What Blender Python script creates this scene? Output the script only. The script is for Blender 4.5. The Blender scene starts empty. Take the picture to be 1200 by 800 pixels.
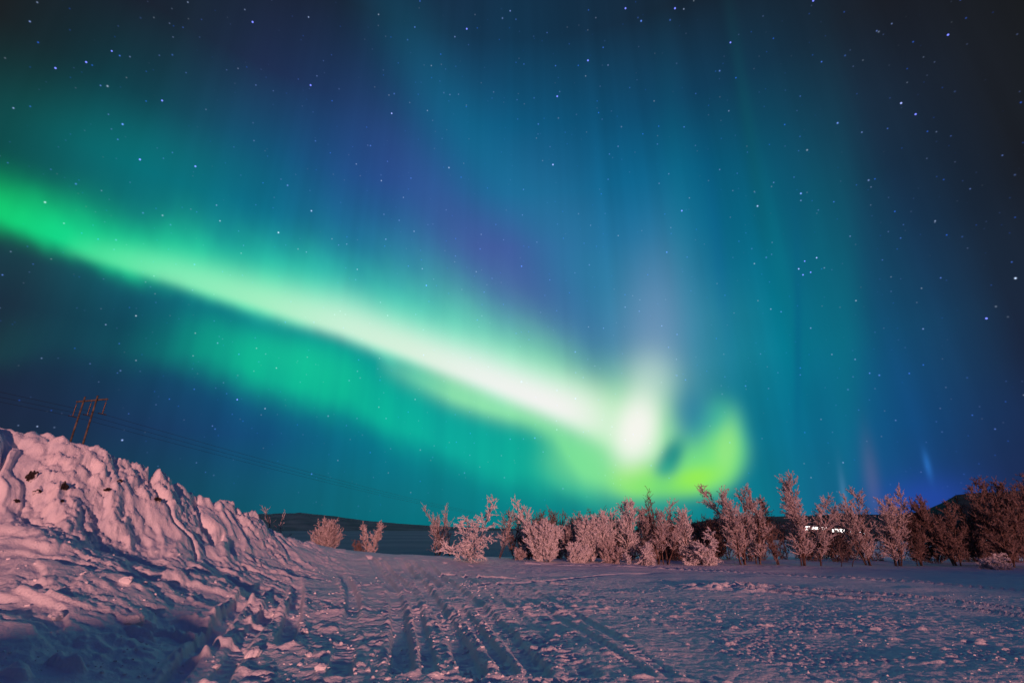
import bpy, bmesh, math, random
import numpy as np
from mathutils import Vector

# ------------------------------------------------------------------ camera
F, PITCH, CAMZ = 570.0, 21.1, 1.6          # focal length in 1200-wide pixels, upward tilt, tripod height
CP, SP = math.cos(math.radians(PITCH)), math.sin(math.radians(PITCH))
scene = bpy.context.scene
cam_d = bpy.data.cameras.new('camera'); cam = bpy.data.objects.new('camera', cam_d)
scene.collection.objects.link(cam); scene.camera = cam
cam.location = (0, 0, CAMZ); cam.rotation_euler = (math.radians(90 + PITCH), 0, 0)
cam_d.sensor_width = 36; cam_d.lens = 36 * F / 1200
cam_d.clip_start = 0.05; cam_d.clip_end = 20000

def ray(px, py):                            # picture position -> world direction (not normalised)
    v = py - 400
    return (px - 600.0, F * CP + v * SP, F * SP - v * CP)
def azel(px, py):
    x, y, z = ray(px, py)
    return math.degrees(math.atan2(x, y)), math.degrees(math.atan2(z, math.hypot(x, y)))
def proj(x, y, z):
    z = z - CAMZ
    d = y * CP + z * SP
    return 600 + F * x / d, 400 - F * (-y * SP + z * CP) / d

# ------------------------------------------------------------------ light
SUN_AZ, SUN_EL = 165.0, 3.2                 # low warm-pink floodlight from behind, slightly right
sun_d = bpy.data.lights.new('sun', 'SUN'); sun = bpy.data.objects.new('sun', sun_d)
scene.collection.objects.link(sun)
sa, se = math.radians(SUN_AZ), math.radians(SUN_EL)
sdir = Vector((math.sin(sa) * math.cos(se), math.cos(sa) * math.cos(se), math.sin(se)))
sun.rotation_euler = sdir.to_track_quat('Z', 'Y').to_euler()
sun.location = (8, -20, 12)
sun_d.energy = 3.1; sun_d.color = (1.0, 0.405, 0.345); sun_d.angle = math.radians(1.4)

scene.view_settings.view_transform = 'Standard'
scene.view_settings.look = 'None'
scene.view_settings.exposure = 0.0
scene.view_settings.gamma = 1.0
scene.view_settings.use_curve_mapping = False

# ------------------------------------------------------------------ night sky with aurora (world shader)
def lin(c):
    return tuple(((v / 255) / 12.92 if v / 255 <= 0.04045 else ((v / 255 + 0.055) / 1.055) ** 2.4) for v in c)

world = bpy.data.worlds.new('World'); scene.world = world; world.use_nodes = True
nt = world.node_tree; nt.nodes.clear(); L = nt.links
def N(t, **kw):
    n = nt.nodes.new(t)
    for k, v in kw.items(): setattr(n, k, v)
    return n
def put(sock, v):
    if hasattr(v, 'is_linked') or isinstance(v, bpy.types.NodeSocket): L.new(v, sock)
    else: sock.default_value = v
def M(op, a, b=None, c=None, clamp=False):
    n = N('ShaderNodeMath', operation=op, use_clamp=clamp)
    put(n.inputs[0], a)
    if b is not None: put(n.inputs[1], b)
    if c is not None: put(n.inputs[2], c)
    return n.outputs[0]
def V(op, a, b=None):
    n = N('ShaderNodeVectorMath', operation=op)
    put(n.inputs[0], a)
    if b is not None: put(n.inputs[1], b)
    return n.outputs['Value'] if op in ('DOT_PRODUCT', 'LENGTH') else n.outputs[0]
def comb(a, b, c):
    n = N('ShaderNodeCombineXYZ'); put(n.inputs[0], a); put(n.inputs[1], b); put(n.inputs[2], c); return n.outputs[0]
def mixc(fac, a, b, mode='MIX'):
    n = N('ShaderNodeMix', data_type='RGBA', blend_type=mode)
    put(n.inputs[0], fac)
    for s, v in ((n.inputs[6], a), (n.inputs[7], b)):
        if isinstance(v, bpy.types.NodeSocket): L.new(v, s)
        else: s.default_value = (*v[:3], 1)
    return n.outputs[2]
AZ0, AZ1 = -66.0, 66.0
def ramp(t, stops):                         # stops: list of (pos, rgba)
    n = N('ShaderNodeValToRGB'); cr = n.color_ramp; cr.interpolation = 'LINEAR'
    while len(cr.elements) < len(stops): cr.elements.new(0.5)
    for e, (p, c) in zip(cr.elements, stops):
        e.position = p
    for e, (p, c) in zip(cr.elements, stops):
        e.color = c
    L.new(t, n.inputs[0]); return n

tc = N('ShaderNodeTexCoord'); dirv = V('NORMALIZE', tc.outputs['Generated'])
sep = N('ShaderNodeSeparateXYZ'); L.new(dirv, sep.inputs[0])
az = M('MULTIPLY', M('ARCTAN2', sep.outputs[0], sep.outputs[1]), 180 / math.pi)
el = M('MULTIPLY', M('ARCSINE', sep.outputs[2]), 180 / math.pi)
azt = M('DIVIDE', M('SUBTRACT', az, AZ0), AZ1 - AZ0, clamp=True)
azel_v = comb(az, el, 1.0)

# broad glow of the sky, sampled by eye over the sky
GX = [0, 150, 300, 450, 600, 750, 900, 1050, 1200]
GY = [0, 100, 200, 300, 400, 500, 600]
G = [[(38,40,44),(34,42,58),(34,42,60),(28,42,64),(26,48,70),(27,44,62),(28,38,50),(34,38,48),(34,36,40)],
     [(26,60,66),(18,74,88),(36,54,92),(28,64,104),(14,76,114),(18,70,106),(20,64,92),(32,46,66),(35,38,44)],
     [(14,90,90),(8,112,128),(10,100,140),(38,85,150),(14,106,152),(8,104,146),(8,92,120),(26,50,76),(32,36,46)],
     [(34,60,76),(20,110,125),(10,126,160),(34,112,165),(66,92,165),(14,120,166),(6,112,140),(24,66,102),(32,40,56)],
     [(32,44,72),(16,70,98),(10,100,140),(0,135,158),(52,122,170),(66,146,178),(0,128,150),(18,80,122),(30,42,68)],
     [(32,44,72),(28,60,102),(16,78,128),(0,120,146),(0,150,150),(20,150,155),(0,122,150),(16,84,142),(30,46,88)],
     [(26,55,75),(14,75,95),(8,94,115),(4,114,130),(0,128,136),(0,140,142),(4,124,146),(26,78,150),(30,45,88)]]
G = np.array([[lin(c) for c in row] for row in G])
def samp(px, py):
    px = min(max(px, 0), 1200); py = min(max(py, 0), 600)
    i = min(int(px // 150), 7); j = min(int(py // 100), 5)
    u, v = px / 150 - i, py / 100 - j
    u = u * u * (3 - 2 * u) * .4 + u * .6; v = v * v * (3 - 2 * v) * .4 + v * .6
    vignette = 1 - .48 * min(1, max(0, (math.hypot((px - 640) / 720, (py - 420) / 520) - .35))) ** 1.3  # lens-like falloff toward the corners, darkened into the sky colours
    return vignette * ((G[j, i] * (1-u) + G[j, i+1] * u) * (1-v) + (G[j+1, i] * (1-u) + G[j+1, i+1] * u) * v)
rows = [-6, 1, 5, 9, 13, 17.5, 22, 27, 32, 38, 45, 53, 62]
base = None; prev = None
for k, e in enumerate(rows):
    st = []
    for i in range(31):
        a = AZ0 + (AZ1 - AZ0) * i / 30
        ce = math.cos(math.radians(e))
        x, y, z = math.sin(math.radians(a)) * ce, math.cos(math.radians(a)) * ce, math.sin(math.radians(e))
        px, py = proj(x * 1e3, y * 1e3, z * 1e3 + CAMZ) if y * CP + z * SP > 0.1 else (1200 if a > 0 else 0, 0)
        st.append((i / 30, (*samp(px, py), 1)))
    r = ramp(azt, st).outputs[0]
    if base is None: base = r
    else:
        mr = N('ShaderNodeMapRange', interpolation_type='LINEAR')
        put(mr.inputs[0], el); mr.inputs[1].default_value = prev; mr.inputs[2].default_value = e
        base = mixc(mr.outputs[0], base, r)
    prev = e
col = base

# vertical ray structure of the curtains (fine in azimuth, long in elevation)
nz = N('ShaderNodeTexNoise', noise_dimensions='2D'); put(nz.inputs['Vector'], comb(M('MULTIPLY', az, 0.42), M('MULTIPLY', el, 0.012), 0.0))
nz.inputs['Scale'].default_value = 1.0; nz.inputs['Detail'].default_value = 2.0
rays = nz.outputs[0]
cl = N('ShaderNodeTexNoise', noise_dimensions='2D'); put(cl.inputs['Vector'], comb(M('MULTIPLY', az, 0.06), M('MULTIPLY', el, 0.09), 3.0))
cl.inputs['Scale'].default_value = 1.0; cl.inputs['Detail'].default_value = 2.5
col = mixc(1.0, col, V('ADD', comb(*[M('MULTIPLY_ADD', rays, 0.22, 0.79)] * 3), comb(*[M('MULTIPLY_ADD', cl.outputs[0], 0.20, -0.10)] * 3)), 'MULTIPLY')

wz = N('ShaderNodeTexNoise', noise_dimensions='2D'); put(wz.inputs['Vector'], comb(M('MULTIPLY', az, 0.11), M('MULTIPLY_ADD', el, 0.10, M('MULTIPLY', az, 0.05)), 0.0))
wz.inputs['Scale'].default_value = 1.0; wz.inputs['Detail'].default_value = 3.0
wisp = M('MULTIPLY_ADD', wz.outputs[0], 0.05, -0.025)
def layer(col, pts, ray_amp=0.0, pw=2.0, el_shift=None):
    """curtain: pts = (px, py, up_px, down_px, alpha, rgb) along its lower bright line; falls off upward and downward"""
    P = []
    for px, py, up, dn, al, c in pts:
        a, e = azel(px, py)
        _, eu = azel(px, py - 30); _, ed = azel(px, py + 20)
        P.append((a, e, up * (eu - e) / 30, dn * (e - ed) / 20, al, *lin(c)))
    P.sort(); P = np.array(P)
    ts = np.linspace(P[0, 0], P[-1, 0], 31)
    def cat(k):                              # smooth (Catmull-like cosine-free) interpolation
        v = np.interp(np.linspace(P[0, 0], P[-1, 0], 600), P[:, 0], P[:, k])
        w = 28; ker = np.hanning(w * 2 + 1); ker /= ker.sum()
        vp = np.concatenate([2 * v[0] - v[w:0:-1], v, 2 * v[-1] - v[-2:-w-2:-1]])
        return np.interp(ts, np.linspace(P[0, 0], P[-1, 0], 600), np.convolve(vp, ker, 'valid'))
    A = [cat(k) for k in range(1, 8)]
    t = (ts - AZ0) / (AZ1 - AZ0)
    st1 = [(float(t[i]), (float(A[0][i]) / 60, max(float(A[1][i]), .2) / 60, max(float(A[2][i]), .1) / 60, float(max(A[3][i], 0)))) for i in range(31)]
    st2 = [(float(t[i]), (float(A[4][i]), float(A[5][i]), float(A[6][i]), 1)) for i in range(31)]
    r1 = ramp(azt, st1); r2 = ramp(azt, st2)
    s = N('ShaderNodeSeparateColor'); L.new(r1.outputs[0], s.inputs[0])
    d = M('SUBTRACT', M('DIVIDE', el, 60), s.outputs[0])
    if el_shift is not None: d = M('ADD', d, el_shift)
    q = M('ADD', M('DIVIDE', M('MAXIMUM', d, 0.0), s.outputs[1]), M('DIVIDE', M('MAXIMUM', M('MULTIPLY', d, -1), 0.0), s.outputs[2]))
    f = M('EXPONENT', M('MULTIPLY', M('POWER', q, pw), -1))
    f = M('MULTIPLY', f, r1.outputs[1])
    if ray_amp: f = M('MULTIPLY', f, M('MULTIPLY_ADD', rays, ray_amp, 1 - ray_amp * .5), clamp=True)
    return mixc(f, col, r2.outputs[0])

def blob(col, px, py, rx, ry, rot, alpha, c, pw=2.0):
    """soft elliptical patch of glow; rot in degrees, clockwise in the picture"""
    a0, e0 = azel(px, py); a1, e1 = azel(px + 2, py); a2, e2 = azel(px, py + 2)
    J = np.array([[(a1 - a0) / 2, (a2 - a0) / 2], [(e1 - e0) / 2, (e2 - e0) / 2]])
    c_, s_ = math.cos(math.radians(rot)), math.sin(math.radians(rot))
    R = np.array([[c_ / rx, s_ / rx], [-s_ / ry, c_ / ry]])
    T = R @ np.linalg.inv(J); off = -T @ np.array([a0, e0])
    q1 = V('DOT_PRODUCT', azel_v, (T[0, 0], T[0, 1], off[0])); q2 = V('DOT_PRODUCT', azel_v, (T[1, 0], T[1, 1], off[1]))
    ln = M('ADD', M('MULTIPLY', q1, q1), M('MULTIPLY', q2, q2))
    if pw != 2.0: ln = M('POWER', ln, pw / 2)
    f = M('MULTIPLY', M('EXPONENT', M('MULTIPLY', ln, -1)), alpha)
    return mixc(f, col, lin(c))

# soft wide patches
col = blob(col, 170, 185, 160, 45, 15, .30, (8, 135, 130))
col = blob(col, 560, 180, 190, 42, 52, .30, (10, 130, 165))
col = blob(col, 590, 320, 170, 38, 42, .50, (72, 84, 160))
col = blob(col, 430, 190, 110, 50, 40, .25, (40, 62, 130))
col = blob(col, 880, 170, 9, 130, -8, .24, (14, 92, 100))
col = blob(col, 912, 300, 12, 90, -10, .28, (8, 125, 142))
col = blob(col, 962, 330, 16, 120, -2, .25, (6, 112, 128))
col = blob(col, 842, 300, 9, 110, -6, .25, (10, 92, 145))
col = blob(col, 800, 330, 20, 150, -3, .35, (10, 135, 165))
col = blob(col, 990, 430, 22, 190, 0, .35, (6, 120, 135))
col = blob(col, 935, 400, 5, 110, 0, .35, (4, 85, 130))
col = blob(col, 700, 330, 60, 120, -35, .35, (50, 135, 170))
col = blob(col, 768, 400, 40, 95, 2, .45, (138, 155, 195))
# secondary, lower curtain
GREEN = (10, 188, 150)
col = layer(col, [(-60,430,50,20,0,GREEN),(40,400,45,25,.15,(10,90,95)),(140,405,35,30,.22,(8,100,100)),(200,400,50,24,.5,(8,140,125)),(250,420,48,24,.8,(10,170,140)),(320,440,50,26,.85,GREEN),(400,462,60,26,.9,GREEN),
    (450,485,70,26,.92,(6,180,155)),(520,515,80,28,.92,(6,172,158)),(600,545,90,26,.85,(8,175,155)),(660,560,90,24,.85,(20,180,150)),(740,575,70,22,.5,(40,180,150)),(830,590,60,20,0,(40,180,150))], .55, 2.0, wisp)
col = blob(col, 345, 418, 75, 26, 15, .5, (22, 205, 155))
# pale fringe under the main band
col = layer(col, [(440,420,40,14,0,(150,235,190)),(490,442,45,15,.55,(130,230,180)),(530,462,50,14,.8,(150,235,175)),(580,478,60,14,.85,(150,236,175)),(620,488,60,14,.8,(140,232,165)),
    (650,500,60,22,.75,(130,228,160)),(680,550,60,20,.8,(120,226,150)),(715,560,60,18,.8,(130,230,140)),(760,570,60,14,.5,(130,230,120)),(800,570,40,14,0,(130,230,120))], .2)
col = blob(col, 678, 540, 40, 32, 5, .5, (125, 228, 150), 3)
# main band: green halo, then pale core
col = layer(col, [(-80,228,38,24,1,(20,190,90)),(0,250,42,20,1,(18,205,115)),(100,286,46,18,1,(20,218,145)),(200,317,54,18,1,(38,222,165)),(300,350,60,17,1,(50,225,178)),(400,380,66,16,1,(60,225,190)),
    (500,414,76,15,1,(100,232,195)),(580,446,76,17,.98,(130,238,195)),(650,476,64,20,.95,(150,240,190)),(710,505,55,24,.9,(165,240,175)),(770,515,50,28,.8,(180,240,170)),(815,505,50,30,0,(150,240,170))], .22, 2.0, wisp)
col = layer(col, [(70,290,18,8,0,(120,238,170)),(120,300,18,9,.35,(120,238,170)),(200,322,24,10,.75,(140,238,185)),(300,352,28,11,.88,(168,240,195)),(400,382,34,12,.95,(205,241,216)),
    (480,411,31,12,.92,(222,241,222)),(560,441,33,15,.95,(240,243,238)),(640,471,33,18,1,(243,243,240)),(700,492,36,24,1,(243,243,238)),(745,510,40,26,1,(244,244,236)),(780,505,35,30,0,(244,244,236))], 0, 2.2)
# bright knot and hook
col = blob(col, 745, 500, 62, 66, 8, .55, (150, 238, 165), 2.6)
col = blob(col, 840, 520, 33, 50, 8, .62, (88, 218, 160), 4.0)
col = blob(col, 826, 540, 46, 36, -26, .92, (125, 230, 125), 4.2)
col = blob(col, 852, 524, 14, 34, 8, .55, (160, 236, 130), 2.5)
col = blob(col, 812, 562, 34, 15, -14, .8, (155, 240, 70), 2.4)
col = blob(col, 745, 560, 28, 22, 0, .75, (150, 236, 100), 3)
col = blob(col, 787, 534, 14, 25, 28, .9, (12, 138, 135), 2.6)
col = blob(col, 779, 548, 12, 10, -20, .5, (24, 165, 142), 2)
col = blob(col, 808, 480, 24, 36, -14, .75, (36, 125, 160), 2.3)
col = blob(col, 818, 508, 15, 26, 20, .35, (50, 150, 160), 2)
col = blob(col, 746, 502, 25, 44, 14, 1.0, (246, 246, 238), 2.6)
col = blob(col, 762, 445, 30, 34, 4, .40, (214, 235, 225), 2.2)
col = blob(col, 772, 569, 42, 12, 4, .5, (118, 228, 112))
# faint light pillars over the village
col = blob(col, 990, 588, 4, 34, -8, .35, (95, 150, 195))
col = blob(col, 1022, 565, 9, 48, -8, .25, (120, 110, 150))
col = blob(col, 1087, 545, 4, 16, -14, .55, (45, 120, 205))
col = blob(col, 1085, 585, 60, 26, 0, .45, (40, 76, 190))

# unseen sky behind and overhead, coloured to add blue light on the snow
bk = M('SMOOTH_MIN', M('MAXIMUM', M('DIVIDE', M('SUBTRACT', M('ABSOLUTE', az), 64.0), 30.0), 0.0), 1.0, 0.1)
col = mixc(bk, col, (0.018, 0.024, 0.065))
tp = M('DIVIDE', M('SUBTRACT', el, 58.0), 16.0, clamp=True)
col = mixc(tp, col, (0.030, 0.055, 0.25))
# stars
def star_layer(col, scale, rad, cut, tint, gain, seed):
    vo = N('ShaderNodeTexVoronoi', voronoi_dimensions='3D', feature='F1')
    put(vo.inputs['Vector'], V('ADD', dirv, (seed, seed * .7, seed * .3))); vo.inputs['Scale'].default_value = scale
    s = N('ShaderNodeSeparateColor'); L.new(vo.outputs['Color'], s.inputs[0])
    br = M('POWER', M('DIVIDE', M('MAXIMUM', M('SUBTRACT', s.outputs[0], cut), 0.0), 1 - cut), 2.2)
    d = M('DIVIDE', vo.outputs['Distance'], rad * scale)
    f = M('EXPONENT', M('MULTIPLY', M('MULTIPLY', d, d), -1.5))
    f = M('MULTIPLY', M('MULTIPLY', f, M('ADD', br, 0.12)), M('GREATER_THAN', s.outputs[0], cut))
    f = M('MULTIPLY', f, M('SMOOTH_MIN', M('MAXIMUM', M('MULTIPLY', el, 0.12), 0.0), 1.0, 0.2))
    c = mixc(M('POWER', s.outputs[1], 2.5), tint, (0.7, 0.85, 1.0))
    n = N('ShaderNodeVectorMath', operation='SCALE'); L.new(c, n.inputs[0]); put(n.inputs['Scale'], M('MULTIPLY', f, gain))
    return V('ADD', col, n.outputs[0])
col = star_layer(col, 74, 0.00105, 0.05, (0.03, 0.16, 1.0), 0.8, 5.3)
col = star_layer(col, 36, 0.0013, 0.30, (0.10, 0.25, 1.0), 1.5, 11.7)
# the brightest stars where they stand, and the small cluster at the right
BR = [(689,71,1),(653,113,1),(648,193,1),(733,10,.8),(791,10,.9),(547,34,.8),(296,26,.8),(364,100,.9),(164,187,.9),(229,195,.8),(459,133,.7),(1156,373,1),(1056,121,.8),(1073,134,.8),(1111,41,.7),
      (953,1,.8),(131,60,.4),(101,73,.5),(65,80,.6),(856,50,.5),(799,247,.9),(957,302,.3),(936,315,.4),(941,322,.4),(950,319,.4),(943,306,.3),(190,118,.7),(278,468,.5)]
for grp, tint in ((0, (0.30, 0.36, 1.6)), (1, (0.5, 0.6, 1.3))):
    acc = None
    for px, py, b in BR:
        if (px % 3 == 0) != bool(grp): continue
        d = Vector(ray(px, py)).normalized()
        K = 1 / (0.5e-6 + 1.05e-6 * b)
        f = M('MULTIPLY_ADD', V('DOT_PRODUCT', dirv, tuple(d * 1.0)), K, 1 - K, clamp=True)
        acc = f if acc is None else M('ADD', acc, f)
    n = N('ShaderNodeVectorMath', operation='SCALE'); n.inputs[0].default_value = tint
    put(n.inputs['Scale'], acc)
    col = V('ADD', col, n.outputs[0])

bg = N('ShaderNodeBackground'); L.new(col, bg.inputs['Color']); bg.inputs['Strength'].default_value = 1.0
sky = N('ShaderNodeTexSky', sky_type='NISHITA'); sky.sun_disc = False
sky.sun_elevation = math.radians(SUN_EL); sky.sun_rotation = math.radians(SUN_AZ)
bg2 = N('ShaderNodeBackground'); L.new(sky.outputs[0], bg2.inputs['Color']); bg2.inputs['Strength'].default_value = 0.001
ad = N('ShaderNodeAddShader'); L.new(bg.outputs[0], ad.inputs[0]); L.new(bg2.outputs[0], ad.inputs[1])
out = N('ShaderNodeOutputWorld'); L.new(ad.outputs[0], out.inputs['Surface'])

# ------------------------------------------------------------------ helpers
C = scene.collection
def tag(o, label=None, cat=None, group=None, kind=None):
    if label: o['label'] = label
    if cat: o['category'] = cat
    if group: o['group'] = group
    if kind: o['kind'] = kind
    return o
def empty(name, loc=(0, 0, 0), rz=0.0):
    o = bpy.data.objects.new(name, None); C.objects.link(o); o.location = loc; o.rotation_euler.z = rz
    o.empty_display_size = .3
    return o
def mesh_np(name, verts, faces, mat, parent=None, smooth=True):
    """verts (n,3), faces (m,k) arrays -> one mesh object"""
    verts = np.asarray(verts, dtype=np.float32); faces = np.asarray(faces, dtype=np.int32)
    me = bpy.data.meshes.new(name); k = faces.shape[1]
    me.vertices.add(len(verts)); me.vertices.foreach_set('co', verts.ravel())
    me.loops.add(faces.size); me.loops.foreach_set('vertex_index', faces.ravel())
    me.polygons.add(len(faces)); me.polygons.foreach_set('loop_start', np.arange(0, faces.size, k, dtype=np.int32))
    me.polygons.foreach_set('use_smooth', np.full(len(faces), smooth, dtype=bool))
    me.materials.append(mat); me.update(calc_edges=True); me.validate()
    o = bpy.data.objects.new(name, me); C.objects.link(o)
    if parent: o.parent = parent
    return o
def bm_obj(name, bm, mat, parent=None, smooth=False):
    me = bpy.data.meshes.new(name); bm.to_mesh(me); bm.free()
    me.materials.append(mat)
    for p in me.polygons: p.use_smooth = smooth
    o = bpy.data.objects.new(name, me); C.objects.link(o)
    if parent: o.parent = parent
    return o
def box(bm, x0, x1, y0, y1, z0, z1):
    v = [bm.verts.new((x, y, z)) for z in (z0, z1) for x, y in ((x0, y0), (x1, y0), (x1, y1), (x0, y1))]
    for f in ((3,2,1,0),(4,5,6,7),(0,1,5,4),(1,2,6,5),(2,3,7,6),(3,0,4,7)): bm.faces.new([v[i] for i in f])
def tubes(segs, sides):
    """segs: array (n,8): p0 xyz, p1 xyz, r0, r1 -> verts, quads (open tubes)"""
    s = np.asarray(segs, dtype=np.float64)
    d = s[:, 3:6] - s[:, 0:3]; ln = np.linalg.norm(d, axis=1, keepdims=True) + 1e-9; d = d / ln
    up = np.where(np.abs(d[:, 2:3]) > .9, np.array([[1., 0, 0]]), np.array([[0, 0, 1.]]))
    a = np.cross(d, up); a /= np.linalg.norm(a, axis=1, keepdims=True) + 1e-9; b = np.cross(d, a)
    th = np.arange(sides) * 2 * np.pi / sides
    c, sn = np.cos(th)[None, :, None], np.sin(th)[None, :, None]
    o = a[:, None, :] * c + b[:, None, :] * sn
    r0 = s[:, 0:3][:, None, :] + o * s[:, 6][:, None, None]
    r1 = s[:, 3:6][:, None, :] + o * s[:, 7][:, None, None]
    V_ = np.concatenate([r0, r1], axis=1).reshape(-1, 3)
    n = len(s); base = (np.arange(n) * 2 * sides)[:, None]
    F_ = []
    for i in range(sides):
        j = (i + 1) % sides
        F_.append(np.concatenate([base + i, base + j, base + sides + j, base + sides + i], axis=1))
    return V_, np.concatenate(F_, axis=0)

# ------------------------------------------------------------------ materials
def mat_new(name):
    m = bpy.data.materials.new(name); m.use_nodes = True
    t = m.node_tree; b = t.nodes['Principled BSDF']; return m, t, b
def noisy(name, c1, c2, scale, rough=.8, bump=0.0, bscale=None, detail=4, spec=.3, thr=(.35, .65)):
    m, t, b = mat_new(name)
    co = t.nodes.new('ShaderNodeTexCoord'); n = t.nodes.new('ShaderNodeTexNoise')
    n.inputs['Scale'].default_value = scale; n.inputs['Detail'].default_value = detail
    t.links.new(co.outputs['Object'], n.inputs['Vector'])
    r = t.nodes.new('ShaderNodeValToRGB'); r.color_ramp.elements[0].position = thr[0]; r.color_ramp.elements[1].position = thr[1]
    r.color_ramp.elements[0].color = (*c1, 1); r.color_ramp.elements[1].color = (*c2, 1)
    t.links.new(n.outputs[0], r.inputs[0]); t.links.new(r.outputs[0], b.inputs['Base Color'])
    b.inputs['Roughness'].default_value = rough; b.inputs['Specular IOR Level'].default_value = spec
    if bump:
        n2 = t.nodes.new('ShaderNodeTexNoise'); n2.inputs['Scale'].default_value = bscale or scale * 3; n2.inputs['Detail'].default_value = 5
        t.links.new(co.outputs['Object'], n2.inputs['Vector'])
        bp = t.nodes.new('ShaderNodeBump'); bp.inputs['Strength'].default_value = 1; bp.inputs['Distance'].default_value = bump
        t.links.new(n2.outputs[0], bp.inputs['Height']); t.links.new(bp.outputs[0], b.inputs['Normal'])
    return m
def plain(name, c, rough=.7, metal=0.0):
    m, t, b = mat_new(name); b.inputs['Base Color'].default_value = (*c, 1); b.inputs['Roughness'].default_value = rough; b.inputs['Metallic'].default_value = metal
    return m
def glow(name, c, s):
    m = bpy.data.materials.new(name); m.use_nodes = True; t = m.node_tree; t.nodes.clear()
    e = t.nodes.new('ShaderNodeEmission'); e.inputs[0].default_value = (*c, 1); e.inputs[1].default_value = s
    o = t.nodes.new('ShaderNodeOutputMaterial'); t.links.new(e.outputs[0], o.inputs[0]); return m
M_SNOW = noisy('snow', (.74, .77, .82), (.86, .86, .88), 2.5, .62, .012, 34, 6, .35)
M_ICE = noisy('crusted_snow', (.76, .78, .82), (.88, .88, .9), 4, .5, .006, 60, 5, .5)
M_FROST = noisy('hoar_frost', (.58, .56, .58), (.86, .85, .88), 9, .8, 0, 3, 3, .3)
M_FROST_DIM = noisy('thin_frost_on_twigs', (.30, .25, .25), (.74, .69, .71), 7, .85, 0, 3, 3, .2, (.3, .7))
M_FROST_BARE = noisy('twigs_with_little_frost', (.10, .062, .055), (.36, .28, .27), 6, .85, 0, 3, 3, .2, (.35, .75))
M_BARK = noisy('brown_bark', (.06, .036, .030), (.20, .135, .115), 9, .9, .01, 40, 5, .2, (.35, .7))
M_ROCK = noisy('dark_stone_with_snow', (.022, .018, .018), (.55, .55, .58), 7, .85, .02, 14, 5, .2, (.54, .60))
M_POLE = noisy('weathered_timber', (.05, .042, .034), (.14, .115, .09), 3, .85, .01, 20)
M_METAL = plain('dull_metal', (.12, .12, .13), .5, .6)
M_CABLE = plain('cable', (.02, .02, .025), .6, .3)
M_GLASSY = plain('brown_insulator_glass', (.07, .035, .03), .3)

# ------------------------------------------------------------------ noise (vectorised)
def _h(ix, iy, seed):
    n = (ix.astype(np.int64) * 374761393 + iy.astype(np.int64) * 668265263 + seed * 974634777) & 0xffffffff
    n = ((n ^ (n >> 13)) * 1274126177) & 0xffffffff
    return ((n ^ (n >> 16)) & 0xffffff).astype(np.float32) / 16777216.0
def gnoise(x, y, seed=0):
    ix, iy = np.floor(x), np.floor(y); fx, fy = (x - ix).astype(np.float32), (y - iy).astype(np.float32)
    u, v = fx * fx * fx * (fx * (fx * 6 - 15) + 10), fy * fy * fy * (fy * (fy * 6 - 15) + 10)
    r = 0
    for dx in (0, 1):
        for dy in (0, 1):
            a = _h(ix + dx, iy + dy, seed) * 6.2831853
            g = np.cos(a) * (fx - dx) + np.sin(a) * (fy - dy)
            r = r + g * (u if dx else 1 - u) * (v if dy else 1 - v)
    return r * 1.4
def fbm(x, y, oct=4, seed=0, gain=.5):
    s = 0; a = 1
    for o in range(oct):
        s = s + a * gnoise(x, y, seed + o * 17); x = x * 2.03 + 11.3; y = y * 2.03 - 7.1; a *= gain
    return s
def ridged(x, y, oct=3, seed=0):
    s = 0; a = 1
    for o in range(oct):
        s = s + a * (1 - np.abs(gnoise(x, y, seed + o * 13)) * 2); x = x * 2.1 + 5; y = y * 2.1 + 9; a *= .5
    return s / 1.75
def worley(x, y, seed=0):
    """distance to nearest jittered point, and that cell's random value"""
    ix, iy = np.floor(x), np.floor(y); best = np.full(x.shape, 9., np.float32); val = np.zeros(x.shape, np.float32)
    for dx in (-1, 0, 1):
        for dy in (-1, 0, 1):
            cx, cy = ix + dx, iy + dy
            d = np.hypot(cx + _h(cx, cy, seed) - x, cy + _h(cx, cy, seed + 5) - y).astype(np.float32)
            m = d < best; best = np.where(m, d, best); val = np.where(m, _h(cx, cy, seed + 9), val)
    return best, val
def S(x, a, b):
    t = np.clip((x - a) / (b - a), 0, 1); return t * t * (3 - 2 * t)

def stair(q, n, w):
    """smooth treads with abrupt risers"""
    t = q * n; f = np.floor(t); k = t - f
    return (f + S(k, 0, w) * .85 + k * .15) / n
# ------------------------------------------------------------------ terrain
CREST = [(0,500,16),(40,507,15.8),(75,513,15.6),(110,527,15.5),(150,547,15.8),(200,573,16.5),(250,592,17.5),(300,611,19),(345,632,20.5),(385,642,21),(420,648,21.5),(460,651,22),(500,653,22.5),
         (545,656,23.5),(600,658,24.5),(700,660,25.5),(850,662,26),(1000,664,25.5),(1200,668,24)]
_t = []
for px, py, dist in CREST:
    a, e = azel(px, py)
    r = dist if px < 350 else dist / math.cos(math.radians(a))
    _t.append((a, r, CAMZ + r * math.tan(math.radians(e))))
_t = np.array(_t)
_az = np.concatenate([[-180, -130, -100, -70], _t[:, 0], [75, 110, 180]])
_rc = np.concatenate([[14, 14, 15, 16], _t[:, 1], [26, 26, 26]])
_zc = np.concatenate([[0, .2, 2.0, _t[0, 2]], _t[:, 2], [0, 0, 0]])
_u = np.array([0, .28, .42, .50, .61, .70, .80, .86, .93, 1.0]); _f = np.array([0, .0, .05, .12, .23, .33, .42, .55, .82, 1.0])
_uu = np.linspace(0, 1, 400); _ff = np.interp(_uu, _u, _f); _k = np.hanning(23); _k /= _k.sum()
_ff = np.convolve(np.concatenate([np.zeros(11), _ff, np.full(11, 1.0) + np.linspace(0, .02, 11)]), _k, 'valid')
_ff[-10:] = np.linspace(_ff[-11], 1.0, 10)
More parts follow.
